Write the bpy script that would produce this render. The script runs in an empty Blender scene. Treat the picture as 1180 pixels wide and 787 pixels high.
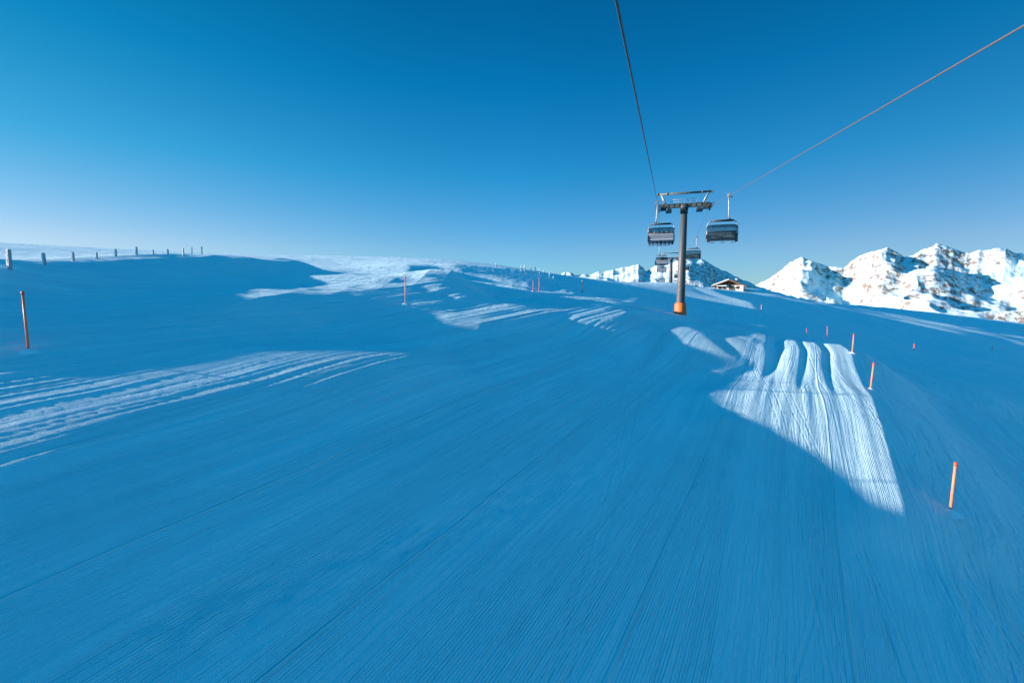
import bpy, bmesh, math, random
import numpy as np
from mathutils import Vector, Matrix, noise as mnoise

R = math.radians
rng = np.random.default_rng(7)
random.seed(7)
scene = bpy.context.scene
COL = scene.collection

# ------------------------------------------------------------------ camera
F = 524.0            # focal length in pixels of an 1180 px wide frame
PITCH = R(6.0)
cam_d = bpy.data.cameras.new('camera')
cam_d.sensor_width = 36.0
cam_d.lens = 36.0 * F / 1180.0
cam_d.clip_start = 0.05
cam_d.clip_end = 20000
cam = bpy.data.objects.new('camera', cam_d)
COL.objects.link(cam)
cam.location = (0, 0, 0)
cam.rotation_euler = (R(90) - PITCH, 0, 0)
scene.camera = cam
CP, SP = math.cos(PITCH), math.sin(PITCH)


def ray(px, py):
    X = (px - 590.0) / F
    Y = -(py - 393.5) / F
    return np.array([X, CP + Y * SP, -SP + Y * CP])


def at(px, py, d):
    v = ray(px, py)
    return v * (d / v[1])


# ------------------------------------------------------------------ light
TE = 0.17                                   # tangent of the sun's elevation
ELEV = math.atan(TE)
S = Vector((-math.cos(ELEV), 0, math.sin(ELEV)))
sun_d = bpy.data.lights.new('sun', 'SUN')
sun_d.energy = 5.0
sun_d.angle = R(0.5)
sun_d.color = (1.0, 0.68, 0.62)
sun = bpy.data.objects.new('sun', sun_d)
COL.objects.link(sun)
sun.rotation_euler = S.to_track_quat('Z', 'Y').to_euler()

world = bpy.data.worlds.new('World')
scene.world = world
world.use_nodes = True
nt = world.node_tree
nt.nodes.clear()
sky = nt.nodes.new('ShaderNodeTexSky')
sky.sky_type = 'NISHITA'
sky.sun_disc = False
sky.sun_elevation = ELEV
sky.sun_rotation = R(270)
sky.altitude = 2400
sky.air_density = 1.0
sky.dust_density = 0.3
sky.ozone_density = 2.0
geo = nt.nodes.new('ShaderNodeTexCoord')
sep = nt.nodes.new('ShaderNodeSeparateXYZ')
nt.links.new(geo.outputs['Generated'], sep.inputs[0])
ramp = nt.nodes.new('ShaderNodeValToRGB')          # sky tint by elevation; unseen zenith stop boosted to brighten the shaded snow
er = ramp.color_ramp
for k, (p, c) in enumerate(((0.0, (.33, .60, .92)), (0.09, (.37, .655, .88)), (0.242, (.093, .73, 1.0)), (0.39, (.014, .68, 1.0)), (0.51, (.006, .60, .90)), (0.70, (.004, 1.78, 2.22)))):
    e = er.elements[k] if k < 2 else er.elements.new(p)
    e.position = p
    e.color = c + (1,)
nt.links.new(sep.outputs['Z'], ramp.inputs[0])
tint = nt.nodes.new('ShaderNodeMix')
tint.data_type = 'RGBA'
tint.blend_type = 'MULTIPLY'
tint.inputs[0].default_value = 1.0
side = nt.nodes.new('ShaderNodeMapRange')
side.inputs[1].default_value, side.inputs[2].default_value = -0.7, 0.7
nt.links.new(sep.outputs['X'], side.inputs[0])
ramp2 = nt.nodes.new('ShaderNodeValToRGB')         # and by bearing: paler towards the sun
for k, (p, c) in enumerate(((0.0, (1.55, .86, .70)), (1.0, (.9, .66, .62)), (0.25, (1.2, .94, .85)), (0.5, (1.0, .98, .95)), (0.75, (.95, .84, .82)))):
    e = ramp2.color_ramp.elements[k] if k < 2 else ramp2.color_ramp.elements.new(p)
    e.position = p
    e.color = c + (1,)
nt.links.new(side.outputs[0], ramp2.inputs[0])
both = nt.nodes.new('ShaderNodeMix')
both.data_type = 'RGBA'
both.blend_type = 'MULTIPLY'
both.inputs[0].default_value = 1.0
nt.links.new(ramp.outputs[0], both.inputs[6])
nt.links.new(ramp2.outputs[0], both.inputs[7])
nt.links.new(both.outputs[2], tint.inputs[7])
bg = nt.nodes.new('ShaderNodeBackground')
bg.inputs['Strength'].default_value = 0.08
wo = nt.nodes.new('ShaderNodeOutputWorld')
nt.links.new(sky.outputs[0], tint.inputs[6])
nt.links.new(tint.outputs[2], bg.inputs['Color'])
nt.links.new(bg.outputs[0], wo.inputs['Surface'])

vs = scene.view_settings
vs.view_transform = 'Standard'
vs.look = 'None'
vs.exposure = 1.55
vs.gamma = 1.0
vs.use_curve_mapping = False

# ------------------------------------------------------------------ terrain
W0Y = [-60, 0, 8, 12, 16, 21, 25, 31, 38, 46, 58, 67, 80]
W0V = [-18, -7.9, -6.3, -5.3, -4.35, -3.45, -2.8, -1.75, -0.75, 0.05, 0.65, 1.0, 1.8]
EY = [-60, 0, 16, 24, 33, 45, 60, 75, 110, 180, 300]
EX = [-33, 3.5, 13.8, 19.0, 24.9, 31.5, 37.5, 43, 59, 95, 150]


def w0(y):
    return np.interp(y, W0Y, W0V)


def xe(y):
    return np.interp(y, EY, EX)


def ctrl():
    pts = []

    def W(x, y, w):
        pts.append((x, y, w))

    def Pp(px, py, d):
        p = at(px, py, d)
        pts.append((p[0], p[1], p[2] + TE * p[0]))
    # the piste
    W(6, 6, -7.2); W(9, 8, -6.8); W(3, 2, -7.9); W(16, 6, -8)
    for y in (-10, 16, 24, 31, 38, 46, 58, 67):
        e = float(xe(y))
        for x in (-12, -4, 4, 12, 20, 28):
            if x < e - 2.5:
                W(x, y, float(w0(y)) + (0.012 if y > 30 else 0.0) * (x - 4) - (.25 if x == 4 else .1 if x == 12 else 0) * (16 <= y < 50) - ((.5 if y >= 46 else .25 if y == 38 else 0) if x >= 16 else 0))
        W(e + 14, y, float(w0(y)) - 1.6)
    for y in (-10, 16, 20, 24, 27.5, 31, 34.5, 38, 42, 46, 52, 58, 67):
        e = float(xe(y))
        W(e, y, float(w0(y)) + (0.012 if y > 30 else 0.0) * (e - 4) - .25 * float(smooth(38, 46, y)) * float(1 - smooth(56, 66, y)))
        W(e + 2, y, float(w0(y)) - .30)
        W(e + 5, y, float(w0(y)) - .78)
    # off-frame left in front
    W(11.5, 11.5, -5.75); W(13.2, 13.5, -5.35); W(38, 78, 1.2); W(46, 86, 2.2)
    W(-33, 25, -4.1); W(-34, 30, -3.9); W(-34, 35, -3.5); W(-35, 40, -3.2); W(-46, 28, -6.8); W(-46, 40, -5.8)
    W(-22, 8, -6.8); W(-15, 7.5, -5.92); W(-13, 5, -6.5); W(-12, 2, -7.1); W(-22, 15, -4.3); W(-19.5, 15.8, -4.2); W(-40, 12, -6.4); W(-60, 10, -8); W(-40, -10, -10.5)  # unseen ground, raised in places to keep the near-left snow in shade
    W(-120, 10, -13); W(-100, -60, -22)
    # fence bank: foot, crest, behind
    for px, py, d in ((12, 312, 22), (52, 304, 25), (85, 301, 28), (112, 297.5, 30), (150, 295, 33), (194, 293.5, 37), (235, 294.5, 40), (290, 299, 44), (340, 303, 49)):
        Pp(px, py, d)
    for px, py, d in ((5, 345, 19.5), (60, 330, 22.5), (120, 325, 25.5), (170, 322, 28), (240, 322, 32), (310, 322, 38)):
        Pp(px, py, d)
    Pp(33, 405, 14.8); Pp(200, 370, 20); Pp(330, 365, 24)
    Pp(467, 351, 31)
    # plateau, seen edge-on beyond the bank
    for px, py, d in ((-150, 284, 120), (0, 287, 120), (150, 292.5, 130), (250, 297, 135), (350, 299.5, 140), (470, 302, 140), (560, 305, 130), (620, 313, 112)):
        Pp(px, py, d)
        p = at(px, py, d)
        k = 1.6
        pts.append((p[0] * k, p[1] * k, p[2] - 6 + TE * p[0] * k))
    for px, py, d in ((60, 296, 60), (160, 297, 60), (300, 303, 70), (400, 307, 80), (440, 318, 62), (400, 325, 52), (474, 306, 78)):
        Pp(px, py, d)
    Pp(520, 322, 72); Pp(560, 330, 62); Pp(600, 330, 66); Pp(550, 345, 46); Pp(650, 350, 50); Pp(621, 337, 58)
    # hill and crest behind the tower
    Pp(640, 317, 100); Pp(665, 321, 105); Pp(700, 325, 118); Pp(690, 340, 82); Pp(740, 343, 90)
    Pp(785, 365, 67); Pp(745, 325.5, 150); Pp(720, 325, 140); W(60, 230, 12)
    Pp(870, 353, 110); Pp(845, 343, 140); Pp(842, 333, 180); Pp(800, 331, 175); Pp(771, 324.5, 156); Pp(870, 333, 190); Pp(800, 345, 110)
    # the right slope and its far edge
    Pp(953, 391, 72); Pp(1053, 403, 110); Pp(1143, 406, 118); Pp(1180, 430, 72); Pp(1180, 520, 35); 
    for a in ((1180, 398, 200), (1180, 390, 420), (1180, 379, 480), (1100, 384, 200), (1100, 374, 420), (1100, 367, 500), (1000, 366, 200), (1000, 358, 420), (1000, 353, 520), (930, 353, 200), (930, 348.5, 420), (930, 346, 540), (870, 341, 205), (870, 337, 420), (870, 334, 560), (1300, 420, 190), (1300, 405, 420), (1300, 396, 460)):
        Pp(*a)
    W(400, 0, -20); W(200, -50, -30); W(-100, 400, -20); W(-330, 200, -60); W(500, 150, 20); W(0, 500, 0); W(100, 500, 20)
    return np.array(pts)


def tps(pts, q):
    sc = 60.0
    P = pts[:, :2] / sc
    n = len(P)
    d = np.linalg.norm(P[:, None] - P[None], axis=2)
    K = np.where(d > 0, d * d * np.log(d + 1e-9), 0) + np.eye(n) * 2e-5
    A = np.zeros((n + 3, n + 3))
    A[:n, :n] = K
    A[:n, n] = 1
    A[:n, n + 1:] = P
    A[n:, :n] = A[:n, n:].T
    b = np.zeros(n + 3)
    b[:n] = pts[:, 2]
    c = np.linalg.solve(A, b)
    out = np.empty(len(q))
    for i in range(0, len(q), 20000):
        Q = q[i:i + 20000] / sc
        d = np.linalg.norm(Q[:, None] - P[None], axis=2)
        out[i:i + 20000] = (np.where(d > 0, d * d * np.log(d + 1e-9), 0)) @ c[:n] + c[n] + Q @ c[n + 1:]
    return out


def bil(gx, gy, G, x, y):
    i = np.clip(np.searchsorted(gx, x) - 1, 0, len(gx) - 2)
    j = np.clip(np.searchsorted(gy, y) - 1, 0, len(gy) - 2)
    fx = np.clip((x - gx[i]) / (gx[i + 1] - gx[i]), 0, 1)
    fy = np.clip((y - gy[j]) / (gy[j + 1] - gy[j]), 0, 1)
    return (G[j, i] * (1 - fx) + G[j, i + 1] * fx) * (1 - fy) + (G[j + 1, i] * (1 - fx) + G[j + 1, i + 1] * fx) * fy


def grow(start, step, ratio, end):
    out = [start]
    while out[-1] < end:
        step *= ratio
        out.append(out[-1] + step)
    return np.array(out)


def smooth(a, b, x):
    t = np.clip((x - a) / (b - a), 0, 1)
    return t * t * (3 - 2 * t)


def vnoise(x, y, seed=0):
    """smooth value noise, numpy"""
    xi = np.floor(x).astype(np.int64)
    yi = np.floor(y).astype(np.int64)
    fx = x - xi
    fy = y - yi
    fx = fx * fx * fx * (fx * (fx * 6 - 15) + 10)
    fy = fy * fy * fy * (fy * (fy * 6 - 15) + 10)

    def h(a, b):
        v = (a * 374761393 + b * 668265263 + seed * 974634777) & 0x7fffffff
        v = ((v ^ (v >> 13)) * 1274126177) & 0x7fffffff
        v = (v ^ (v >> 16)) & 0xffff
        return v / 32767.5 - 1.0
    return (h(xi, yi) * (1 - fx) + h(xi + 1, yi) * fx) * (1 - fy) + (h(xi, yi + 1) * (1 - fx) + h(xi + 1, yi + 1) * fx) * fy


def fbm(x, y, oct=4, seed=0, gain=0.5):
    a, s = 1.0, 0
    for k in range(oct):
        s = s + a * vnoise(x, y, seed + k)
        x, y = x * 2.03 + 11.3, y * 2.03 - 5.7
        a *= gain
    return s


PTS = ctrl()
CX = np.concatenate([-grow(30, 3, 1.12, 500)[::-1], np.arange(-28, 60, 2.0), grow(60, 3, 1.12, 900)])
CY = np.concatenate([-grow(10, 3, 1.15, 300)[::-1], np.arange(-8, 70, 2.0), grow(70, 3, 1.1, 900)])
qq = np.stack(np.meshgrid(CX, CY), -1).reshape(-1, 2)
CW = tps(PTS, qq).reshape(len(CY), len(CX))


def base_w(x, y):
    return bil(CX, CY, CW, x, y)


def far_z(x, y):
    return -170 + 8 * fbm(x / 400, y / 400, 3, 5)


LIFT = None
SHOULDER = None
Q0Y = [13.3, 15, 16.3, 17.2, 18.5, 21, 25, 30, 36, 46]
Q0 = [-.2, -1.0, -2.3, -3.6, -5.4, -6.8, -6.6, -5.6, -5.1, -4.7]


def terrain(x, y):
    """height of the snow surface"""
    w = base_w(x, y)
    q = x - xe(y)
    # ---- shoulder along the piste's right edge: rises gently, then falls away
    # ---- lengthwise undulation left by the groomer
    u = x - 0.62 * y + 1.2 * vnoise(x / 14, y / 14, 3)
    if LIFT is not None:
        w = w + bil(LX, LY, LIFT, x, y)
    if SHOULDER is not None:
        q0 = np.interp(y, Q0Y, Q0)
        wl = np.interp(y, SHOULDER[0], SHOULDER[1]) - 0.05
        ws = wl + 0.122 * np.clip(q - q0, 0, None) * (q <= 0) + (q > 0) * (0.122 * -q0 - np.interp(y, [15, 19], [.06, .17]) * q - 0.02 * q * q) - 0.16 * np.clip(q0 - q, 0, None)
        wt = smooth(q0 - np.interp(y, [22, 30], [3.5, 1.3]), q0 - np.interp(y, [22, 30], [.6, .2]), q) * (1 - smooth(2.5, 7, q)) * smooth(11.9, 13.9, y) * (1 - smooth(37, 43, y))
        w = w * (1 - wt) + ws * wt
    q_ = q + 0.18 * vnoise(x / 7, y / 7, 3)
    und = -(0.12 * np.exp(-((q_ + 3.4) / .20) ** 2) + 0.13 * np.exp(-((q_ + 1.75) / .25) ** 2)) * smooth(20, 34, y) - 0.20 * np.exp(-((q_ + 5.4) / .45) ** 2) * smooth(25, 31, y)
    und = und * (1 - smooth(46, 56, y))
    und = und + 0.020 * fbm((x - 0.62 * y) * 1.6, (0.53 * x + 0.848 * y) * .06, 3, 91, .65) * smooth(-9, -6, q) * (1 - smooth(-.4, .6, q)) * smooth(13, 16, y)
    w = w + und
    # ---- scraped ridges along the left side
    v_ = 0.53 * x + 0.848 * y
    w = w + 0.013 * fbm((x - 0.62 * y) * 4.4, v_ * 0.10, 4, 61, .7) * smooth(-7, -11, x - 0.62 * y) * smooth(8, 10, y) * (1 - smooth(20, 28, y))
    w = w + 0.030 * fbm((x - 0.62 * y) * 1.5, v_ * 0.05, 4, 67, .6) * smooth(26, 32, y) * (1 - smooth(58, 75, y)) * smooth(-36, -28, x - 0.62 * y) * (1 - smooth(-15, -9, x - 0.62 * y))
    # ---- churned ridge, bottom left towards the centre
    dl = (x + 5.8) - 1.13 * (y - 6.3)
    dl = dl / 1.51 + 0.25 * vnoise(x * .5, y * .5, 81)
    on = smooth(5.0, 7.0, y) * (1 - smooth(12, 17, y))
    w = w + on * (-0.02 * np.exp(-(dl / .6) ** 2) + 0.034 * fbm(x * 3.4, y * 3.4, 3, 83, .6) * np.exp(-(dl / .55) ** 2))
    w = w + 0.9 * fbm(x / 38, y / 24, 3, 71) * smooth(75, 110, x)
    # ---- natural unevenness away from the groomed strip
    off = np.clip(smooth(1, 8, q) + smooth(0, 8, -x - 15 + 0.5 * (y - 14)), 0, 1) * smooth(4, 12, y)
    w = w + off * (0.07 * fbm(x / 6.0, y / 3.5, 4, 21, .42) + 0.02 * fbm(x / 1.6, y / 0.9, 3, 31))
    z = w - TE * x
    # ---- beyond the skylines the land falls to the valley
    r = np.hypot(x, y)
    k = np.clip(smooth(800, 1400, r) + smooth(150, 600, -x) + smooth(90, 500, -y), 0, 1)
    k = np.maximum(k, smooth(520, 900, y))
    return z * (1 - k) + far_z(x, y) * k


def hit(px, py, dmax=600):
    """the terrain point a pixel of the photograph looks at"""
    v = ray(px, py)
    d = np.concatenate([np.arange(4, 60, 0.05), np.arange(60, dmax, 0.25)])
    X, Y, Z = v[0] / v[1] * d, d, v[2] / v[1] * d
    g = terrain(X, Y)
    m = np.nonzero(Z <= g)[0]
    if len(m) == 0:
        return None
    i = m[0]
    return Vector((X[i], Y[i], g[i]))


# ---- swells that stand up into the low sun: (outline as seen, steepness against the sun)
SWELLS = [
    ([(838, 398), (870, 386), (884, 395), (880, 412), (850, 415), (832, 405)], .06),
    ([(845, 425), (875, 420), (870, 440), (835, 435)], .04),
    ([(775, 388), (800, 383), (835, 380), (822, 395), (795, 398)], .06),
    ([(655, 374), (685, 352), (732, 347), (754, 352), (742, 364), (716, 378), (690, 381)], .045),
    ([(500, 365), (560, 355), (640, 348), (690, 345), (735, 350), (700, 362), (640, 368), (600, 372), (560, 378), (520, 376)], .06),
    ([(500, 335), (540, 330), (600, 338), (650, 335), (670, 340), (620, 346), (570, 350), (540, 347), (530, 340)], .06),
    ([(480, 303), (560, 307), (620, 314), (635, 322), (610, 330), (560, 322), (520, 312)], .14),
    ([(250, 299), (330, 301), (470, 303), (474, 306), (462, 320), (440, 325), (390, 328), (350, 322), (320, 312)], .14),
    ([(0, 455), (120, 435), (250, 425), (330, 418), (480, 420), (480, 428), (400, 440), (300, 455), (200, 476), (100, 505), (0, 540)], .03),
    ([(0, 288), (150, 293.5), (190, 294), (110, 297), (50, 302), (0, 309)], .10),
    ([(752, 366), (785, 358), (803, 366), (786, 370)], .03),
    ([(803, 332), (860, 334), (872, 357), (850, 352), (825, 342)], .08),
]
LX = np.arange(-120, 130, 0.25)
LY = np.concatenate([np.arange(4, 60, 0.25), np.arange(60, 220, 0.5)])
LGX, LGY = np.meshgrid(LX, LY)


def in_poly(poly, x, y):
    inside = np.zeros(x.shape, bool)
    n = len(poly)
    for i in range(n):
        (x0, y0), (x1, y1) = poly[i], poly[(i + 1) % n]
        if y0 == y1:
            continue
        c = ((y0 > y) != (y1 > y)) & (x < (x1 - x0) * (y - y0) / (y1 - y0) + x0)
        inside ^= c
    return inside


def spread(A, sl, sr, sy):
    dx, dy = np.diff(LX), np.diff(LY)
    for j in range(A.shape[1] - 2, -1, -1):
        A[:, j] = np.maximum(A[:, j], A[:, j + 1] - sl * dx[j])
    for j in range(1, A.shape[1]):
        A[:, j] = np.maximum(A[:, j], A[:, j - 1] - sr * dx[j - 1])
    for i in range(A.shape[0] - 2, -1, -1):
        A[i] = np.maximum(A[i], A[i + 1] - sy * dy[i])
    for i in range(1, A.shape[0]):
        A[i] = np.maximum(A[i], A[i - 1] - sy * dy[i - 1])
    return A


def blur(A, n):
    for _ in range(n):
        P = np.pad(A, 1, mode='edge')
        A = (P[1:-1, :-2] + 2 * P[1:-1, 1:-1] + P[1:-1, 2:]) / 4
        P = np.pad(A, 1, mode='edge')
        A = (P[:-2, 1:-1] + 2 * P[1:-1, 1:-1] + P[2:, 1:-1]) / 4
    return A


def shape_swells():
    global LIFT
    LIFT = np.zeros_like(LGX)
    masks = []
    for k, (poly, g) in enumerate(SWELLS):
        pts = [hit(*p) for p in poly]
        pts = [(p.x, p.y) for p in pts if p is not None]
        masks.append((in_poly(pts, LGX, LGY) & (LGX < xe(LGY) - 0.3), g, (.6, .6, .6, .6, .5, .4, .4, .4, .6, 1.5, .35, .6)[k]))
    w = terrain(LGX, LGY) + TE * LGX
    A = np.zeros_like(w)
    M = np.full(len(LY), -1e9)
    acc = np.zeros(len(LY))
    G = np.zeros_like(w)
    CAP = np.zeros_like(w)
    for mk, g, cap in masks:
        G = np.maximum(G, mk * g)
        CAP = np.maximum(CAP, mk * cap)
    for j in range(len(LX)):
        on = G[:, j] > 0
        need = np.where(on, np.clip(M + np.where(acc < 1.3, G[:, j] * 0.25, 0.001) - w[:, j], 0, CAP[:, j]), 0)
        acc = np.where(on, acc + G[:, j] * 0.25, 0)
        A[:, j] = need
        M = np.maximum(M, w[:, j] + need)
    print('lift max', A.max())
    for mk, g, cap in masks:
        print('  swell', mk.sum(), 'lift', round(float(A[mk].max()), 2) if mk.any() else None, 'mean', round(float(A[mk].mean()), 2) if mk.any() else None)
    A = spread(A, .10, .16, .12)
    LIFT = blur(A, 5)
    # record height just left of the shoulder, row by row
    sy = np.arange(10, 50, 0.5)
    xs = np.arange(-60, 40, 0.25)
    XX, YY = np.meshgrid(xs, sy)
    wv = terrain(XX, YY) + TE * XX
    lim = xe(sy) + np.interp(sy, Q0Y, Q0) - 0.5
    rec = np.array([wv[i][xs < lim[i]].max() for i in range(len(sy))])
    rec = np.array([rec[max(0, i - 1):i + 2].max() for i in range(len(sy))])
    kern = np.hanning(11)
    rec = np.convolve(np.pad(rec, 5, mode='edge'), kern / kern.sum(), 'valid')
    global SHOULDER
    SHOULDER = (sy, rec)
    print('shoulder', rec.round(2)[::6], (rec - base_w(lim, sy)).round(2)[::6])


shape_swells()
gx = np.concatenate([-grow(24, 0.12, 1.028, 4500)[::-1], np.arange(-23.9, 34, 0.1), grow(34, 0.1, 1.026, 4500)])
gy = np.concatenate([-grow(-4, 0.3, 1.08, 2500)[::-1], np.arange(4.1, 28, 0.1), grow(28, 0.1, 1.014, 600), ])
gy = np.concatenate([gy, grow(gy[-1] + 5, 6, 1.06, 6000)])
print('terrain grid', len(gx), len(gy))


def grid_mesh(name, X, Y, Z):
    ny, nx = X.shape
    me = bpy.data.meshes.new(name)
    co = np.stack([X, Y, Z], -1).reshape(-1, 3).astype(np.float32)
    idx = np.arange(nx * ny).reshape(ny, nx)
    q = np.stack([idx[:-1, :-1], idx[:-1, 1:], idx[1:, 1:], idx[1:, :-1]], -1).reshape(-1).astype(np.int32)
    nf = len(q) // 4
    me.vertices.add(len(co))
    me.vertices.foreach_set('co', co.ravel())
    me.loops.add(len(q))
    me.loops.foreach_set('vertex_index', q)
    me.polygons.add(nf)
    me.polygons.foreach_set('loop_start', np.arange(0, nf * 4, 4, dtype=np.int32))
    me.polygons.foreach_set('use_smooth', np.ones(nf, dtype=bool))
    me.update(calc_edges=True)
    return me


GX, GY = np.meshgrid(gx, gy)
GZ = np.empty_like(GX)
for i in range(0, len(gy), 50):
    GZ[i:i + 50] = terrain(GX[i:i + 50], GY[i:i + 50])
me = grid_mesh('snow_ground', GX, GY, GZ)
ground = bpy.data.objects.new('snow_ground', me)
COL.objects.link(ground)
ground['kind'] = 'structure'



# ------------------------------------------------------------------ materials
class NT:
    """short-hand for building node trees"""

    def __init__(self, name):
        self.m = bpy.data.materials.new(name)
        self.m.use_nodes = True
        self.t = self.m.node_tree
        self.b = self.t.nodes['Principled BSDF']

    def n(self, typ, **kw):
        nd = self.t.nodes.new(typ)
        for k, v in kw.items():
            setattr(nd, k, v)
        return nd

    def put(self, sock, v):
        if isinstance(v, bpy.types.NodeSocket):
            self.t.links.new(v, sock)
        elif v is not None:
            sock.default_value = v

    def math(self, op, a, b=None, c=None, clamp=False):
        nd = self.n('ShaderNodeMath', operation=op, use_clamp=clamp)
        for i, v in enumerate((a, b, c)):
            self.put(nd.inputs[i], v)
        return nd.outputs[0]

    def comb(self, x, y, z=0.0):
        nd = self.n('ShaderNodeCombineXYZ')
        for i, v in enumerate((x, y, z)):
            self.put(nd.inputs[i], v)
        return nd.outputs[0]

    def noise(self, vec, scale=1.0, detail=3.0, rough=0.5, dist=0.0):
        nd = self.n('ShaderNodeTexNoise')
        self.put(nd.inputs['Vector'], vec)
        nd.inputs['Scale'].default_value = scale
        nd.inputs['Detail'].default_value = detail
        nd.inputs['Roughness'].default_value = rough
        nd.inputs['Distortion'].default_value = dist
        return nd.outputs['Fac']

    def step(self, v, a, b, lo=0.0, hi=1.0):
        nd = self.n('ShaderNodeMapRange', interpolation_type='SMOOTHSTEP')
        self.put(nd.inputs[0], v)
        for i, q in enumerate((a, b, lo, hi)):
            nd.inputs[i + 1].default_value = q
        return nd.outputs[0]

    def mix(self, f, a, b):
        nd = self.n('ShaderNodeMix', data_type='RGBA')
        self.put(nd.inputs[0], f)
        for i, v in ((6, a), (7, b)):
            self.put(nd.inputs[i], v if isinstance(v, bpy.types.NodeSocket) else tuple(v) + (1,))
        return nd.outputs[2]

    def attr(self, name):
        return self.n('ShaderNodeAttribute', attribute_name=name).outputs['Fac']

    def bump(self, h, strength=1.0, dist=1.0):
        nd = self.n('ShaderNodeBump')
        nd.inputs['Strength'].default_value = strength
        nd.inputs['Distance'].default_value = dist
        self.put(nd.inputs['Height'], h)
        self.t.links.new(nd.outputs[0], self.b.inputs['Normal'])


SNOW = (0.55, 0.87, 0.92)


def ground_snow():
    k = NT('groomed_snow')
    u, v, gm = k.attr('across'), k.attr('along'), k.attr('groomed')
    tc = k.n('ShaderNodeTexCoord').outputs['Object']
    # wander of the groomer's passes
    wob = k.noise(k.comb(k.math('MULTIPLY', u, .12), k.math('MULTIPLY', v, .05)), 1, 2)
    uw = k.math('ADD', u, k.math('MULTIPLY', wob, 1.2))
    # corduroy
    cord = k.math('SINE', k.math('MULTIPLY', uw, 2 * math.pi / 0.062))
    patch = k.step(k.noise(k.comb(k.math('MULTIPLY', uw, .55), k.math('MULTIPLY', v, .045)), 1, 3), .40, .58, .12, 1)
    cord = k.math('MULTIPLY', k.math('MULTIPLY', cord, patch), k.math('MULTIPLY', gm, .0060))
    # long scrape lines
    l1 = k.noise(k.comb(k.math('MULTIPLY', uw, 2.4), k.math('MULTIPLY', v, .08)), 1, 6, .68)
    l2 = k.noise(k.comb(k.math('MULTIPLY', uw, 9.0), k.math('MULTIPLY', v, .45), 7.0), 1, 4, .6)
    h = k.math('ADD', cord, k.math('MULTIPLY', l1, .095))
    h = k.math('ADD', h, k.math('MULTIPLY', l2, .040))
    # seams between passes
    seam = k.math('ABSOLUTE', k.math('SUBTRACT', k.math('FRACT', k.math('DIVIDE', uw, 4.6)), .5))
    h = k.math('ADD', h, k.math('MULTIPLY', k.step(seam, .0, .016, .03, 0), gm))
    # ski tracks: slightly curved grooves, in pairs
    rnd = random.Random(5)
    for i in range(9):
        a, sl = rnd.uniform(-8, 6), rnd.uniform(-.16, .16)
        amp, fr, ph = rnd.uniform(.1, .9), rnd.uniform(.08, .25), rnd.uniform(0, 6)
        line = k.math('MULTIPLY_ADD', v, sl, a - sl * 18)
        line = k.math('ADD', line, k.math('MULTIPLY', k.math('SINE', k.math('MULTIPLY_ADD', v, fr, ph)), amp))
        d = k.math('ABSOLUTE', k.math('SUBTRACT', u, line))
        if i % 2:
            d = k.math('ABSOLUTE', k.math('SUBTRACT', d, .17))
        h = k.math('ADD', h, k.step(d, .02, .06, -.011, 0))
        h = k.math('ADD', h, k.math('MULTIPLY', k.step(d, .05, .08, 0, .005), k.step(d, .08, .13, 1, 0)))
    # wind crust off the groomed strip
    loose = k.math('SUBTRACT', 1.0, gm)
    cr = k.noise(k.comb(k.math('MULTIPLY', u, 1.0), k.math('MULTIPLY', v, .30)), 1.6, 6, .6, .4)
    h = k.math('ADD', h, k.math('MULTIPLY', k.math('MULTIPLY', cr, loose), .26))
    # grain
    h = k.math('ADD', h, k.math('MULTIPLY', k.noise(tc, 14, 5, .7), .024))
    k.bump(h, 1.0, 1.35)
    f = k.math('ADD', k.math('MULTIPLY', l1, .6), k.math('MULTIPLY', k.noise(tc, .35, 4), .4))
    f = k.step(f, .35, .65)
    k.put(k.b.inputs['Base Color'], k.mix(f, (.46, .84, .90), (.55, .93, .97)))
    k.b.inputs['Roughness'].default_value = .62
    k.b.inputs['Specular IOR Level'].default_value = .25
    return k.m


def set_attr(me, name, arr):
    at_ = me.attributes.new(name, 'FLOAT', 'POINT')
    at_.data.foreach_set('value', arr.astype(np.float32).ravel())


U = GX - 0.62 * GY
V = GX * 0.53 + GY * 0.848
Q = GX - xe(GY)
GROOM = (1 - smooth(-0.2, 1.2, Q)) * smooth(-22, -19.5, U) * (1 - smooth(75, 110, GY))
GROOM = np.maximum(GROOM, 0)
# the piste bends left behind the crest, so 'across' follows its right edge there
UU = np.where(GY > 45, U * 0 + (GX - xe(GY) + 31.5 - 0.62 * 45), U)
set_attr(me, 'across', UU)
set_attr(me, 'along', V)
set_attr(me, 'groomed', GROOM)
me.materials.append(ground_snow())


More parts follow.
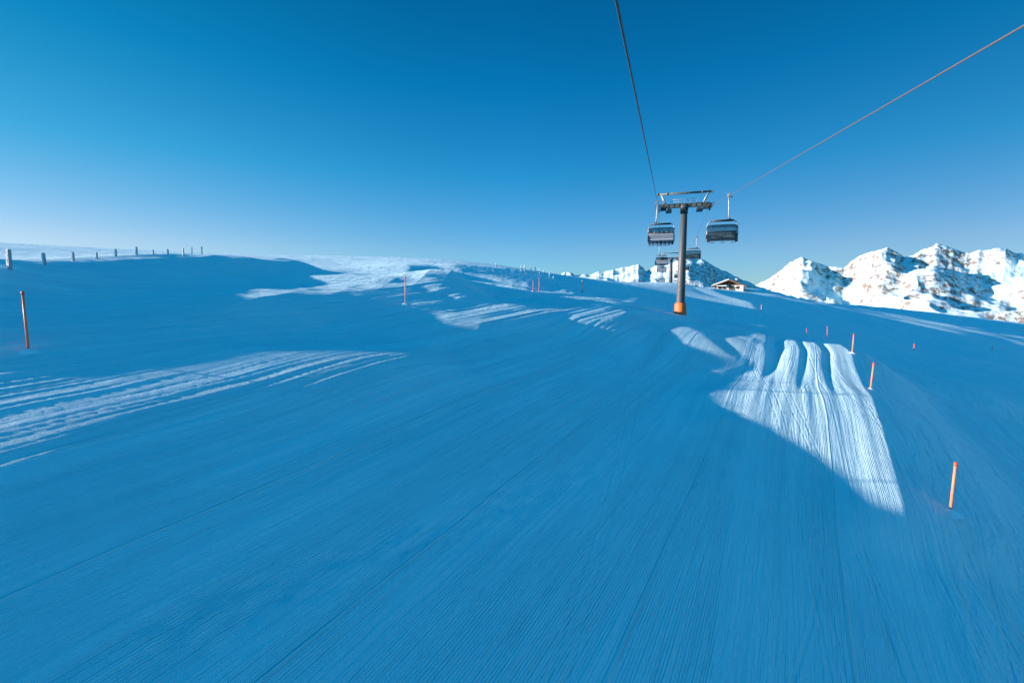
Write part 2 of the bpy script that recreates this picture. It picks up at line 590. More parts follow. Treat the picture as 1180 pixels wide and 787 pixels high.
def rock_snow(name, lo, hi, scale):
    k = NT(name)
    tc = k.n('ShaderNodeTexCoord').outputs['Object']
    g = k.n('ShaderNodeNewGeometry')
    sp = k.n('ShaderNodeSeparateXYZ')
    k.put(sp.inputs[0], g.outputs['Normal'])
    n0 = k.noise(tc, scale * .42, 3, .5)               # where outcrops gather
    n1 = k.noise(tc, scale * 1.6, 6, .65)
    n2 = k.noise(tc, scale * 5.5, 6, .72)              # snow-filled cracks
    cl = k.step(k.math('ADD', n0, k.math('MULTIPLY', k.math('SUBTRACT', n1, .5), .6)), lo, hi)
    sp_ = k.step(n2, .43, .57)
    st = k.step(sp.outputs['Z'], .72, .975, 1, 0)
    rock = k.math('MULTIPLY', k.math('MULTIPLY', cl, sp_), st)
    crag = k.math('MULTIPLY', k.step(k.math('ADD', sp.outputs['Z'], k.math('MULTIPLY', k.math('SUBTRACT', n2, .5), .5)), .26, .42, 1, 0), .6)
    rock = k.math('MAXIMUM', rock, crag)
    rc = k.mix(k.noise(tc, scale * 9, 4, .6), (.10, .11, .095), (.25, .255, .215))
    k.put(k.b.inputs['Base Color'], k.mix(rock, SNOW, rc))
    k.b.inputs['Roughness'].default_value = .8
    k.b.inputs['Specular IOR Level'].default_value = .2
    h = k.math('ADD', k.math('MULTIPLY', n1, 1.0), k.math('MULTIPLY', n2, .35))
    k.bump(h, .4, .30 / scale)
    return k.m


# ------------------------------------------------------------------ mountains
def mountain(name, prof, dc, dn, df, zb, amp, sc, seed, mat, nx=520, nt_=260, peak=.55):
    """a range whose skyline has the given outline: prof = (px, py) list; dc, dn, df: distance of crest, near and far foot as functions of X"""
    px = np.linspace(prof[0][0], prof[-1][0], nx)
    py = np.interp(px, [p[0] for p in prof], [p[1] for p in prof])
    py = py + 0.9 * fbm(px / 9.0, px * 0 + seed, 4, seed)
    X = (px - 590) / F
    Yc = -(py - 393.5) / F
    slope = (-SP + Yc * CP) / (CP + Yc * SP)
    Xg = X / (CP + Yc * SP)
    t = np.linspace(0, 1, nt_)[:, None]
    Dc, Dn, Df = dc(Xg)[None], dn(Xg)[None], df(Xg)[None]
    D = np.where(t < peak, Dn + (Dc - Dn) * (t / peak), Dc + (Df - Dc) * ((t - peak) / (1 - peak)))
    f = np.where(t < peak, np.clip(t / peak, 0, 1) ** 1.25, 1 - np.clip((t - peak) / (1 - peak), 0, 1) ** 1.2)
    PX, PY = Xg[None] * D, D
    ker = np.hanning(91)
    body = np.convolve(np.pad(slope, 45, mode='edge'), ker / ker.sum(), 'valid')
    zc = body[None] * Dc                              # broad body; the jagged crest comes last
    rid = 1 - np.abs(fbm(PX / sc + 3.1, PY / sc, 5, seed, .43))
    rid2 = fbm(PX / (sc * .33), PY / (sc * .33), 4, seed + 9, .45)
    env = np.clip(f, 0, 1) ** .7 * (1.15 - .6 * f)
    Z = zb + (zc - zb) * f + amp * env * (rid - .75) + amp * .16 * env * rid2
    ker = np.hanning(9)
    for _ in range(8):
        el = Z / D
        i = el.argmax(0)
        zi = Z[i, np.arange(nx)]
        dz = slope * D[i, np.arange(nx)] - zi
        dz = np.convolve(np.pad(dz, 4, mode='edge'), ker / ker.sum(), 'valid')
        Z = Z + dz[None] * np.clip(f, 0, 1) ** 2.6
    mm = grid_mesh(name, PX, PY, Z)
    mm.materials.append(mat)
    o = bpy.data.objects.new(name, mm)
    COL.objects.link(o)
    o['kind'] = 'structure'
    return o


R1 = [(800, 345), (850, 338), (872, 329), (885, 322), (897, 313), (910, 303), (922, 297), (935, 301), (950, 305), (962, 308), (973, 309), (980, 301), (990, 296), (1000, 292), (1012, 288), (1022, 285), (1032, 290), (1042, 296), (1052, 294), (1060, 289), (1070, 285), (1080, 281), (1090, 283), (1100, 287), (1112, 291), (1120, 291), (1130, 288), (1142, 288), (1152, 285), (1162, 288), (1170, 292), (1182, 292), (1200, 286), (1240, 280), (1320, 285), (1400, 300)]
mountain('mountain', R1, lambda X: 1550 / np.maximum(X, .4) ** .3, lambda X: 820 / np.maximum(X, .4) ** .3, lambda X: 2400 / np.maximum(X, .4) ** .3, -230, 165, 380, 11, rock_snow('far_rock_and_snow', .33, .47, .010), nx=760, nt_=300)
R2 = [(600, 330), (640, 320), (650, 314.5), (656, 314), (662, 317), (680, 317), (690, 312), (697, 313), (706, 311), (716, 308), (728, 306), (736, 305), (741, 308), (744, 313), (750, 309), (756, 305.5), (765, 306), (775, 302), (785, 299), (793, 297), (801, 297.5), (808, 299), (815, 302), (828, 309), (843, 317), (858, 323), (872, 329), (900, 338), (960, 352)]
mountain('mountain', R2, lambda X: 470 + 60 * np.abs(X - .35), lambda X: 320 + 0 * X, lambda X: 680 + 0 * X, -25, 15, 60, 31, rock_snow('near_rock_and_snow', .32, .46, .08), nx=620, nt_=220)


# ------------------------------------------------------------------ object helpers
def bx(bm, c, s, rot=None, bev=0.0):
    """a box: centre, full size"""
    r = bmesh.ops.create_cube(bm, size=1.0)
    vs_ = r['verts']
    for v in vs_:
        v.co = Vector((v.co.x * s[0], v.co.y * s[1], v.co.z * s[2]))
    if bev > 0:
        es = list({e for v in vs_ for e in v.link_edges})
        rb = bmesh.ops.bevel(bm, geom=es, offset=bev, segments=2, affect='EDGES')
        vs_ = list({v for f in rb['faces'] for v in f.verts} | {v for v in vs_ if v.is_valid})
    M = Matrix.Translation(Vector(c)) @ (rot.to_4x4() if rot is not None else Matrix.Identity(4))
    bmesh.ops.transform(bm, matrix=M, verts=vs_)


def tube(bm, pts, rad, seg=10, caps=True):
    """a round bar through pts; rad is one radius or one per point"""
    pts = [Vector(p) for p in pts]
    n = len(pts)
    rr = rad if isinstance(rad, (list, tuple)) else [rad] * n
    rings = []
    up = Vector((0, 0, 1))
    for i, p in enumerate(pts):
        d = (pts[min(i + 1, n - 1)] - pts[max(i - 1, 0)]).normalized()
        a = d.cross(up)
        if a.length < 1e-3:
            a = d.cross(Vector((0, 1, 0)))
        a.normalize()
        b_ = a.cross(d)
        rings.append([bm.verts.new(p + (a * math.cos(2 * math.pi * k / seg) + b_ * math.sin(2 * math.pi * k / seg)) * rr[i]) for k in range(seg)])
    for i in range(n - 1):
        for k in range(seg):
            f = bm.faces.new((rings[i][k], rings[i][(k + 1) % seg], rings[i + 1][(k + 1) % seg], rings[i + 1][k]))
            f.smooth = True
    if caps:
        bm.faces.new(rings[0])
        bm.faces.new(list(reversed(rings[-1])))


def disc(bm, c, axis, r, w, seg=14):
    a = Vector(axis).normalized() * (w / 2)
    c = Vector(c)
    tube(bm, [c - a, c + a], r, seg)


def obj(name, bm, mat, parent=None, loc=None):
    bmesh.ops.recalc_face_normals(bm, faces=bm.faces[:])
    mm = bpy.data.meshes.new(name)
    bm.to_mesh(mm)
    bm.free()
    for q in (mat if isinstance(mat, (list, tuple)) else [mat]):
        mm.materials.append(q)
    o = bpy.data.objects.new(name, mm)
    COL.objects.link(o)
    if parent is not None:
        o.parent = parent
    if loc is not None:
        o.location = loc
    return o


def tag(o, label, cat, group=None):
    o['label'] = label
    o['category'] = cat
    if group:
        o['group'] = group
    return o


def thing(name, label, cat, loc, rotz=0.0, group=None):
    o = bpy.data.objects.new(name, None)
    COL.objects.link(o)
    o.empty_display_size = 0.3
    o.location = loc
    o.rotation_euler = (0, 0, rotz)
    return tag(o, label, cat, group)


def copy_tree(o, parent=None):
    c = o.copy()
    COL.objects.link(c)
    if parent is not None:
        c.parent = parent
        c.matrix_parent_inverse = o.matrix_parent_inverse.copy()
    for ch in list(o.children):
        copy_tree(ch, c)
    return c


def paint(name, col, rough=.5, metal=0.0, var=.15, scale=3.0, spec=.4):
    k = NT(name)
    tc = k.n('ShaderNodeTexCoord').outputs['Object']
    f = k.noise(tc, scale, 5, .6)
    if max(col) < 1.35 * min(col):
        col = (col[0] * .72, col[1], col[2] * 1.06)
    lo = tuple(c * (1 - var) for c in col)
    hi = tuple(min(1, c * (1 + var)) for c in col)
    k.put(k.b.inputs['Base Color'], k.mix(f, lo, hi))
    k.put(k.b.inputs['Roughness'], k.step(k.noise(tc, scale * 2, 3), .3, .7, rough - .08, rough + .1))
    k.b.inputs['Metallic'].default_value = metal
    k.b.inputs['Specular IOR Level'].default_value = spec
    return k.m


def wood(name, a, b_, scale=2.0):
    k = NT(name)
    tc = k.n('ShaderNodeTexCoord').outputs['Object']
    mp = k.n('ShaderNodeMapping')
    mp.inputs['Scale'].default_value = (scale * 6, scale * 6, scale * .5)
    k.put(mp.inputs[0], tc)
    f = k.noise(mp.outputs[0], 1, 5, .6)
    k.put(k.b.inputs['Base Color'], k.mix(f, a, b_))
    k.b.inputs['Roughness'].default_value = .85
    k.bump(f, .5, .02)
    return k.m


M_STEEL = paint('galvanised_steel', (.34, .335, .32), .5, .35, .12)
M_POLE = paint('tower_paint', (.066, .076, .074), .55, 0, .10, .8)
M_DARK = paint('dark_steel', (.045, .052, .055), .5, .2)
M_ARM = paint('weathered_arm', (.11, .125, .11), .6, .2, .3)
M_RUBBER = paint('black_rubber', (.02, .022, .024), .75)
M_ROPE = paint('wire_rope', (.07, .072, .075), .45, .5, .3, 30)
M_ROPE2 = paint('tan_wire_rope', (.15, .135, .11), .5, .4, .3, 30)
M_ORANGE = paint('orange_plastic', (.88, .24, .11), .45, 0, .10)
M_RED = paint('red_plastic', (.80, .10, .04), .45, 0, .10)
M_ORRED = paint('red_orange_plastic', (.94, .21, .10), .45, 0, .10)
M_SEAT = paint('dark_seat_padding', (.028, .04, .05), .6)
M_BACK = paint('blue_grey_seat_shell', (.15, .21, .25), .45)
M_STRIPE = paint('pale_reflective_band', (.55, .6, .62), .4)
M_RIME = paint('rime_ice', (.82, .86, .89), .8, 0, .05, 8)
M_POST = wood('weathered_wood', (.20, .26, .27), (.42, .52, .54))
M_LOG = wood('log_wood', (.10, .065, .035), (.24, .16, .085), .6)
M_DWOOD = wood('dark_wood', (.03, .024, .02), (.09, .07, .055), .6)
M_PLASTER = paint('pale_plaster', (.62, .58, .53), .8)
M_GLASS = paint('dark_window_glass', (.02, .026, .032), .1)
M_SNOWCAP = paint('roof_snow', SNOW, .8, 0, .04, 1)


def bubble_material():
    k = NT('tinted_bubble')
    k.b.inputs['Base Color'].default_value = (.03, .07, .09, 1)
    k.b.inputs['Roughness'].default_value = .12
    tr = k.n('ShaderNodeBsdfTransparent')
    tr.inputs[0].default_value = (.42, .64, .70, 1)
    mx = k.n('ShaderNodeMixShader')
    tc = k.n('ShaderNodeTexCoord').outputs['Object']
    k.put(mx.inputs[0], k.step(k.noise(tc, 2.0, 2), .2, .8, .42, .54))
    k.t.links.new(tr.outputs[0], mx.inputs[1])
    k.t.links.new(k.b.outputs[0], mx.inputs[2])
    k.t.links.new(mx.outputs[0], k.t.nodes['Material Output'].inputs['Surface'])
    return k.m


M_BUBBLE = bubble_material()


def pad_material():
    """orange tower padding with dark weathered blotches of worn print"""
    k = NT('orange_padding')
    tc = k.n('ShaderNodeTexCoord').outputs['Object']
    f = k.step(k.noise(tc, 2.6, 4, .6), .56, .62)
    k.put(k.b.inputs['Base Color'], k.mix(f, (.80, .17, .03), (.25, .07, .03)))
    k.b.inputs['Roughness'].default_value = .6
    return k.m


M_PAD = pad_material()

# ------------------------------------------------------------------ the chairlift
LT = 0.328                                            # line's run: x per y
LDIR = Vector((LT, 1, 0)).normalized()
LROT = -math.atan(LT)                                 # rotation that turns +Y along the line


def base_at(px, py):
    p = hit(px, py)
    return p


T1 = Vector((24.75, 67.0, 0))
T1.z = -0.25 + float(terrain(np.array([T1.x]), np.array([T1.y]))[0])
T2 = Vector((24.75 + LT * 89, 156.0, 0))
T2.z = float(terrain(np.array([T2.x]), np.array([T2.y]))[0])
print('tower bases', T1, T2)
GAUGE = 6.9
NRM = Vector((LDIR.y, -LDIR.x, 0))
CZ1, CZ2 = 12.6, 11.9                                 # rope heights at the two towers


def tower(label, loc, rope_z, padded=True):
    H = rope_z - loc[2]                               # rope height above the base
    t = thing('lift_tower', label, 'lift tower', loc, LROT, 'chairlift towers')
    bm = bmesh.new()
    tube(bm, [(0, 0, -1.5), (0, 0, 2.0), (0, 0, H * .5), (0, 0, H - .35)], [.62, .60, .53, .44], 28)
    obj('pole', bm, M_POLE, t)
    if padded:
        bm = bmesh.new()
        tube(bm, [(0, 0, -.6), (0, 0, .0), (0, 0, 1.7), (0, 0, 1.95)], [.92, .90, .80, .68], 24)
        obj('base_padding', bm, M_PAD, t)
    bm = bmesh.new()
    tube(bm, [(0, 0, H - 1.15), (0, 0, H - .55)], .52, 24)
    obj('collar', bm, M_DARK, t)
    bm = bmesh.new()
    tube(bm, [(0, 0, H - .5), (0, 0, H + .1)], [.58, .50], 24)
    obj('pole_head', bm, M_POLE, t)
    # cross arm: a deep box girder with flanges and stiffeners
    a = GAUGE / 2
    bm = bmesh.new()
    bx(bm, (0, 0, H - .02), (2 * a - .3, .46, .42), bev=.03)
    bx(bm, (0, 0, H + .22), (2 * a + .1, .62, .05))
    bx(bm, (0, 0, H - .26), (2 * a - .5, .62, .05))
    for x in np.linspace(-a + .5, a - .5, 9):
        bx(bm, (x, 0, H - .02), (.05, .60, .42))
    obj('cross_arm', bm, M_ARM, t)
    # service beam above, carried by two splayed struts
    bm = bmesh.new()
    tube(bm, [(-a - .25, 0, H + 1.72), (a + .25, 0, H + 1.72)], .15, 14)
    for x in (-a - .2, -a + 1.1, a - 1.1, a + .2):
        tube(bm, [(x - .09, 0, H + 1.72), (x + .09, 0, H + 1.72)], .19, 14)
    obj('service_beam', bm, M_ARM, t)
    for s in (-1, 1):
        bm = bmesh.new()
        tube(bm, [(s * (a - .95), .0, H + .24), (s * (a - .28), 0, H + 1.62)], [.10, .15], 10)
        tube(bm, [(s * (a - .70), .0, H + .24), (s * (a - .28), 0, H + 1.62)], [.07, .07], 10)
        obj('strut', bm, M_STEEL, t)
    # two wheel batteries, each a balance beam with sheaves and a guide
    for s in (-1, 1):
        bm = bmesh.new()
        x = s * a
        bx(bm, (x - s * .26, 0, H - .30), (.10, 3.4, .34), bev=.02)
        bx(bm, (x - s * .26, -.9, H - .42), (.06, 1.3, .18), bev=.02)
        bx(bm, (x - s * .26, .9, H - .42), (.06, 1.3, .18), bev=.02)
        bx(bm, (x - s * .62, 0, H - .32), (.75, .60, .62), bev=.03)
        tube(bm, [(x + s * .42, -1.7, H - .1), (x + s * .42, 1.7, H - .1)], .035, 8)
        for y in (-1.6, 0, 1.6):
            tube(bm, [(x - s * .2, y, H - .25), (x + s * .42, y, H - .1)], .03, 8)
        sb = obj('wheel_battery', bm, M_DARK, t)
        for y in (-1.35, -.95, -.45, .45, .95, 1.35):
            bm = bmesh.new()
            disc(bm, (x, y, H - .40), (1, 0, 0), .30, .14, 18)
            disc(bm, (x, y, H - .40), (1, 0, 0), .08, .18, 10)
            obj('sheave', bm, M_RUBBER, sb)
        # catwalk hung outside-in beside the battery
        bm = bmesh.new()
        xc = s * (a - 1.35)
        bx(bm, (xc, 0, H - .80), (.80, 2.6, .06))
        for y in (-1.28, 1.28):
            tube(bm, [(xc - .38, y, H - .80), (xc - .38, y, H + .30)], .025, 8)
            tube(bm, [(xc + .38, y, H - .80), (xc + .38, y, H - .20)], .025, 8)
        tube(bm, [(xc - .38, -1.28, H + .30), (xc - .38, 1.28, H + .30)], .025, 8)
        bx(bm, (xc, 0, H - .55), (.14, .7, .5))
        bx(bm, (xc - s * .1, 0, H - .62), (.55, .9, .34), bev=.03)
        obj('catwalk', bm, M_DARK, t)
    bm = bmesh.new()                                  # hand rail along the arm
    for x in np.linspace(-1.7, 1.7, 5):
        tube(bm, [(x, .32, H + .22), (x, .32, H + .95)], .022, 6)
    tube(bm, [(-1.7, .32, H + .95), (1.7, .32, H + .95)], .022, 6)
    tube(bm, [(-1.7, .32, H + .62), (1.7, .32, H + .62)], .018, 6)
    obj('handrail', bm, M_STEEL, t)
    bm = bmesh.new()                                  # ladder on the far side
    for x in (-.2, .2):
        tube(bm, [(x, .85, 1.6), (x, .66, H - .4)], .025, 6)
    for z in np.arange(1.9, H - .5, .3):
        yy = .85 - .19 * (z - 1.6) / (H - 2)
        tube(bm, [(-.2, yy, z), (.2, yy, z)], .015, 6)
    obj('ladder', bm, M_STEEL, t)
    return t


tower('tall grey lift tower with orange padded foot in the middle of the piste', T1, CZ1)
tower('distant small lift tower on the crest behind the second chair', T2, CZ2, False)


def rope_pt(side, y):
    """a point of the haul rope: side -1 runs up on the left, +1 comes down on the right"""
    off = NRM * (side * GAUGE / 2)
    Ty = T1.y + off.y
    Bx, Bz = T1.x + off.x, CZ1 - .38
    c = at(710, 0, 6.5) if side < 0 else at(1180, 30, 8.0)
    x0 = Bx + (y - Ty) * LT
    if y < Ty:
        k = (y - Ty) / (c[1] - Ty)
        x0 = Bx + (c[0] - Bx) * k
        z = Bz + (c[2] - Bz) * k
    elif y < T2.y:
        s = (y - T1.y) / (T2.y - T1.y)
        z = CZ1 - .38 + (CZ2 - CZ1) * s - 1.1 * 4 * s * (1 - s)
    else:
        s = (y - T2.y) / 110
        z = CZ2 - .38 - 4.0 * s - .8 * 4 * s * (1 - s)
    return Vector((x0, y, z))


for side, lab in ((-1, 'dark steel haul rope overhead, climbing to the left end of the tower arm'),
                  (1, 'pale steel haul rope crossing the upper right sky to the tower arm')):
    bm = bmesh.new()
    pts = [rope_pt(side, y) for y in np.concatenate([np.arange(-40, 12, 1.0), np.arange(12, 266, 3.0)])]
    tube(bm, pts, .022 if side < 0 else .018, 8)
    tag(obj('haul_rope', bm, M_ROPE if side < 0 else M_ROPE2), lab, 'cable', 'haul ropes of the chairlift')


def arc(c, r, a0, a1, n, x=0.0):
    return [(x, c[0] + r * math.cos(R(a)), c[1] + r * math.sin(R(a))) for a in np.linspace(a0, a1, n)]


def chair(label, side, y, facing, closed=True):
    """a six-seat bubble chair; local +Y is the way its passengers look; the origin is at the rope"""
    loc = rope_pt(side, y)
    rz = LROT + (0 if facing > 0 else math.pi)
    t = thing('chairlift_chair', label, 'chair', loc, rz, 'bubble chairs on the rope')
    W = 2.75
    hx = -.48                                          # the hanger stands off centre, outwards
    bm = bmesh.new()
    bx(bm, (0, 0, .02), (.20, .62, .20), bev=.04)
    bx(bm, (0, 0, .17), (.30, .40, .12), bev=.04)
    bx(bm, (-.12, 0, -.10), (.42, .22, .14), bev=.03)
    obj('rope_grip', bm, M_STEEL, t)
    bm = bmesh.new()
    tube(bm, [(0, 0, -.05), (-.02, 0, -.6), (-.06, -.02, -1.5), (-.12, -.05, -2.35)], [.06, .055, .055, .07], 10)
    obj('hanger', bm, M_STEEL, t)
    cx = -hx
    bm = bmesh.new()                                   # roof frame
    for yy in (-.28, .22):
        tube(bm, [(cx - 1.0, yy, -1.84), (cx + 1.0, yy, -1.84)], .065, 10)
    bx(bm, (cx, -.03, -1.80), (1.5, .40, .10), bev=.03)
    bx(bm, (-.12, -.03, -1.80), (.34, .56, .22), bev=.04)
    obj('roof_frame', bm, M_DARK, t)
    for s in (-1, 1):                                  # side frames
        bm = bmesh.new()
        xs = cx + s * W / 2
        tube(bm, [(cx + s * .95, -.03, -1.84), (xs - s * .22, -.03, -1.92), (xs - s * .05, -.06, -2.10), (xs, -.12, -2.5), (xs, -.22, -3.2), (xs, -.12, -3.62), (xs, .34, -3.72)], .045, 10)
        obj('side_frame', bm, M_STEEL, t)
        bm = bmesh.new()
        bx(bm, (xs, .05, -3.18), (.06, .55, .09), bev=.02)
        bx(bm, (xs, -.20, -3.42), (.09, .30, .62), bev=.03)
        obj('armrest', bm, M_DARK, t)
    for i in range(6):                                 # seats and backs
        xs = cx + (i - 2.5) * (W - .16) / 6
        bm = bmesh.new()
        bx(bm, (xs, .10, -3.62), (.45, .52, .13), Matrix.Rotation(R(6), 3, 'X'), .03)
        obj('seat', bm, M_SEAT, t)
    bm = bmesh.new()
    bx(bm, (cx, -.24, -3.28), (W - .12, .07, .78), Matrix.Rotation(R(10), 3, 'X'), .03)
    bk = obj('backrest', bm, M_BACK, t)
    bm = bmesh.new()
    for z, hh in ((-3.02, .035), (-3.52, .06)):
        bx(bm, (cx, -.300 + (z + 3.28) * -.17, z), (W - .2, .03, hh), Matrix.Rotation(R(10), 3, 'X'))
    obj('back_band', bm, M_STRIPE, bk)
    bm = bmesh.new()
    tube(bm, [(cx - W / 2, -.19, -2.86), (cx + W / 2, -.19, -2.86)], .055, 10)
    obj('back_rail', bm, M_DARK, t)
    # bubble: a curved shell with thickness, hinged at the sides
    prof = [(-.52, -2.42), (-.30, -2.26), (.0, -2.20), (.32, -2.28), (.58, -2.48), (.76, -2.78), (.82, -3.12), (.80, -3.5), (.70, -3.85)]
    if not closed:
        prof = [(-.95, -2.80), (-.92, -2.5), (-.80, -2.2), (-.55, -1.98), (-.2, -1.9), (.15, -1.98)]
    bm = bmesh.new()
    n = 14
    grid = []
    for k in range(n + 1):
        xx = -W / 2 + .03 + (W - .06) * k / n
        e = 1 - abs(2 * k / n - 1) ** 6
        grid.append([bm.verts.new((cx + xx, (p[0] - .15) * (.82 + .18 * e) + .15, p[1] - .10 * (1 - e))) for p in prof])
    for k in range(n):
        for j in range(len(prof) - 1):
            f = bm.faces.new((grid[k][j], grid[k + 1][j], grid[k + 1][j + 1], grid[k][j + 1]))
            f.smooth = True
    bmesh.ops.solidify(bm, geom=bm.faces[:], thickness=.012)
    bb = obj('bubble_cover', bm, M_BUBBLE, t)
    bm = bmesh.new()
    for kx in (0, n):
        xx = cx + (-W / 2 + .03 if kx == 0 else W / 2 - .03)
        tube(bm, [(xx, (p[0] - .15) * .82 + .15, p[1] - .10) for p in prof], .028, 8)
    zed = prof[-1]
    tube(bm, [(cx - W / 2 + .03, (zed[0] - .15) * .82 + .15, zed[1] - .1), (cx - W / 2 + .3, zed[0], zed[1]), (cx + W / 2 - .3, zed[0], zed[1]), (cx + W / 2 - .03, (zed[0] - .15) * .82 + .15, zed[1] - .1)], .03, 8)
    obj('bubble_rim', bm, M_DARK, bb)
    bm = bmesh.new()                                   # safety bar with foot rests
    for s in (-1, 1):
        tube(bm, [(cx + s * W / 2 * .97, -.05, -3.05), (cx + s * W / 2 * .97, .48, -3.20)], .03, 8)
    tube(bm, [(cx - W / 2 * .97, .48, -3.20), (cx + W / 2 * .97, .48, -3.20)], .03, 8)
    for i in range(3):
        xs = cx + (i - 1) * W / 3
        tube(bm, [(xs, .48, -3.20), (xs, .62, -3.75), (xs, .60, -4.02)], .022, 8)
        tube(bm, [(xs - .3, .60, -4.02), (xs + .3, .60, -4.02)], .022, 8)
    obj('safety_bar', bm, M_DARK, t)
    for s in (-1, 1):
        bm = bmesh.new()
        bx(bm, (cx + s * (W / 2 - .16), .60, -3.86), (.22, .12, .20), bev=.03)
        obj('corner_block', bm, M_RUBBER, t)
    for ch in t.children:                              # everything under the hanger's foot
        if not ch.name.startswith(('rope_grip', 'hanger')):
            ch.location.z = -.5
    return t, cx, W


left_y = (51.5, 104.0, 142.0, 196.0)
right_y = (45.5, 91.0, 128.0, 176.0)
labs_l = ('nearest bubble chair left of the tower, carrying skiers seen from behind',
          'second bubble chair below the nearest one, left of the tower, with a few skiers',
          'third small bubble chair low on the left rope just before the distant tower',
          'tiny farthest bubble chair on the left rope beyond the crest')
labs_r = ('empty bubble chair right of the tower with its dark cover closed, seen from the front',
          'second empty bubble chair close to the right of the tower pole, small',
          'small empty bubble chair between the distant tower and the near pole',
          'tiny farthest empty bubble chair on the right rope')
CH = []
for y, lb in zip(left_y, labs_l):
    CH.append(chair(lb, -1, y, 1))
for y, lb in zip(right_y, labs_r):
    chair(lb, 1, y, -1)


# ------------------------------------------------------------------ skiers on the chairs
def cloth(name, c):
    return paint(name, c, .8, 0, .2, 6, .2)


M_SKIN = paint('skin', (.62, .40, .30), .6, 0, .05)
M_PANTS = [cloth('dark_ski_trousers', (.02, .022, .026)), cloth('navy_ski_trousers', (.02, .03, .06)), cloth('grey_ski_trousers', (.06, .06, .065))]
M_JACKET = [cloth('black_ski_jacket', (.025, .028, .03)), cloth('blue_ski_jacket', (.03, .09, .22)), cloth('red_ski_jacket', (.3, .035, .03)), cloth('green_ski_jacket', (.05, .13, .08)), cloth('grey_ski_jacket', (.16, .17, .18))]
M_HELM = [paint('black_helmet', (.03, .03, .035), .3), paint('grey_helmet', (.12, .13, .14), .3), paint('navy_helmet', (.03, .04, .08), .3)]
M_BOOT = paint('ski_boot', (.04, .04, .045), .4)
M_SKI = [paint('red_ski', (.5, .05, .04), .3), paint('white_ski', (.7, .72, .75), .3), paint('blue_ski', (.04, .12, .4), .3), paint('black_ski', (.04, .04, .04), .3)]


def skin_mesh(verts, edges, radii, root, name):
    mm = bpy.data.meshes.new(name)
    mm.from_pydata(verts, edges, [])
    o = bpy.data.objects.new(name, mm)
    COL.objects.link(o)
    md = o.modifiers.new('skin', 'SKIN')
    md.use_smooth_shade = True
    for i, r in enumerate(radii):
        sv = mm.skin_vertices[0].data[i]
        sv.radius = (r, r)
        sv.use_root = i == root
    o.modifiers.new('sub', 'SUBSURF').levels = 1
    dg = bpy.context.evaluated_depsgraph_get()
    dg.update()
    me2 = bpy.data.meshes.new_from_object(o.evaluated_get(dg))
    bpy.data.objects.remove(o)
    bpy.data.meshes.remove(mm)
    me2.name = name
    return me2


def seated_skier():
    """one continuous seated body: x across, +y the way it looks, origin on the seat under the hips"""
    V_, E_, Rr = [], [], []

    def a(p, r, link=None):
        V_.append(p)
        Rr.append(r)
        if link is not None:
            E_.append((link, len(V_) - 1))
        return len(V_) - 1
    hip = a((0, 0, .14), .155)
    belly = a((0, -.03, .34), .150, hip)
    chest = a((0, -.05, .52), .165, belly)
    neck = a((0, -.02, .68), .07, chest)
    h1 = a((0, .0, .78), .092, neck)
    h2 = a((0, .01, .90), .098, h1)
    nose = a((0, .09, .82), .03, h1)
    for s in (-1, 1):
        sh = a((s * .19, -.04, .58), .075, chest)
        el = a((s * .25, .06, .34), .058, sh)
        wr = a((s * .14, .30, .30), .045, el)
        pa = a((s * .12, .37, .30), .042, wr)
        for q in range(4):
            f1 = a((s * (.085 + .022 * q), .43 - .004 * abs(q - 1.5), .298), .012, pa)
            a((s * (.085 + .022 * q), .455 - .006 * abs(q - 1.5), .27), .010, f1)
        th = a((s * .075, .39, .31), .013, pa)
        a((s * .062, .42, .295), .011, th)
        hp = a((s * .10, .03, .10), .105, hip)
        kn = a((s * .13, .44, .10), .078, hp)
        cf = a((s * .13, .50, -.14), .070, kn)
        an = a((s * .13, .48, -.36), .062, cf)
        a((s * .13, .46, -.44), .065, an)
        a((s * .13, .60, -.46), .055, len(V_) - 1)
    return skin_mesh(V_, E_, Rr, hip, 'person')


SK = seated_skier()


def add_skier(loc, rz, label, i, group):
    mm = SK.copy()
    mm.materials.clear()
    for q in (M_JACKET[i % 5], M_PANTS[i % 3], M_SKIN, M_BOOT):
        mm.materials.append(q)
    for f in mm.polygons:
        c = f.center
        f.use_smooth = True
        if c.z > .70:
            f.material_index = 2
        elif c.z < -.30:
            f.material_index = 3
        elif c.z < .20 and not (abs(c.x) < .30 and c.y > .24 and c.z > .21):
            f.material_index = 1
    o = bpy.data.objects.new('person', mm)
    COL.objects.link(o)
    o.location = loc
    o.rotation_euler = (0, 0, rz)
    tag(o, label, 'person', group)
    bm = bmesh.new()
    bmesh.ops.create_uvsphere(bm, u_segments=16, v_segments=10, radius=.135)
    for v in bm.verts:
        v.co = Vector((v.co.x * .92, v.co.y * 1.08 - .005, max(v.co.z, -.045) + .875))
    for f in bm.faces:
        f.smooth = True
    obj('helmet', bm, M_HELM[i % 3], o)
    bm = bmesh.new()
    bx(bm, (0, .115, .83), (.17, .05, .075), bev=.015)
    obj('goggles', bm, M_GLASS, o)
    for s in (-1, 1):
        bm = bmesh.new()
        pts = [(s * .13, y_, z_) for y_, z_ in ((-.28, -.60), (-.1, -.575), (.5, -.545), (1.05, -.53), (1.22, -.51), (1.32, -.46))]
        for q in range(len(pts) - 1):
            p, r_ = Vector(pts[q]), Vector(pts[q + 1])
            dl = r_ - p
            bx(bm, (p + r_) / 2, (.085, dl.length, .02), Matrix.Rotation(math.atan2(dl.z, dl.y), 3, 'X'))
        obj('ski', bm, M_SKI[i % 4], o)
    return o


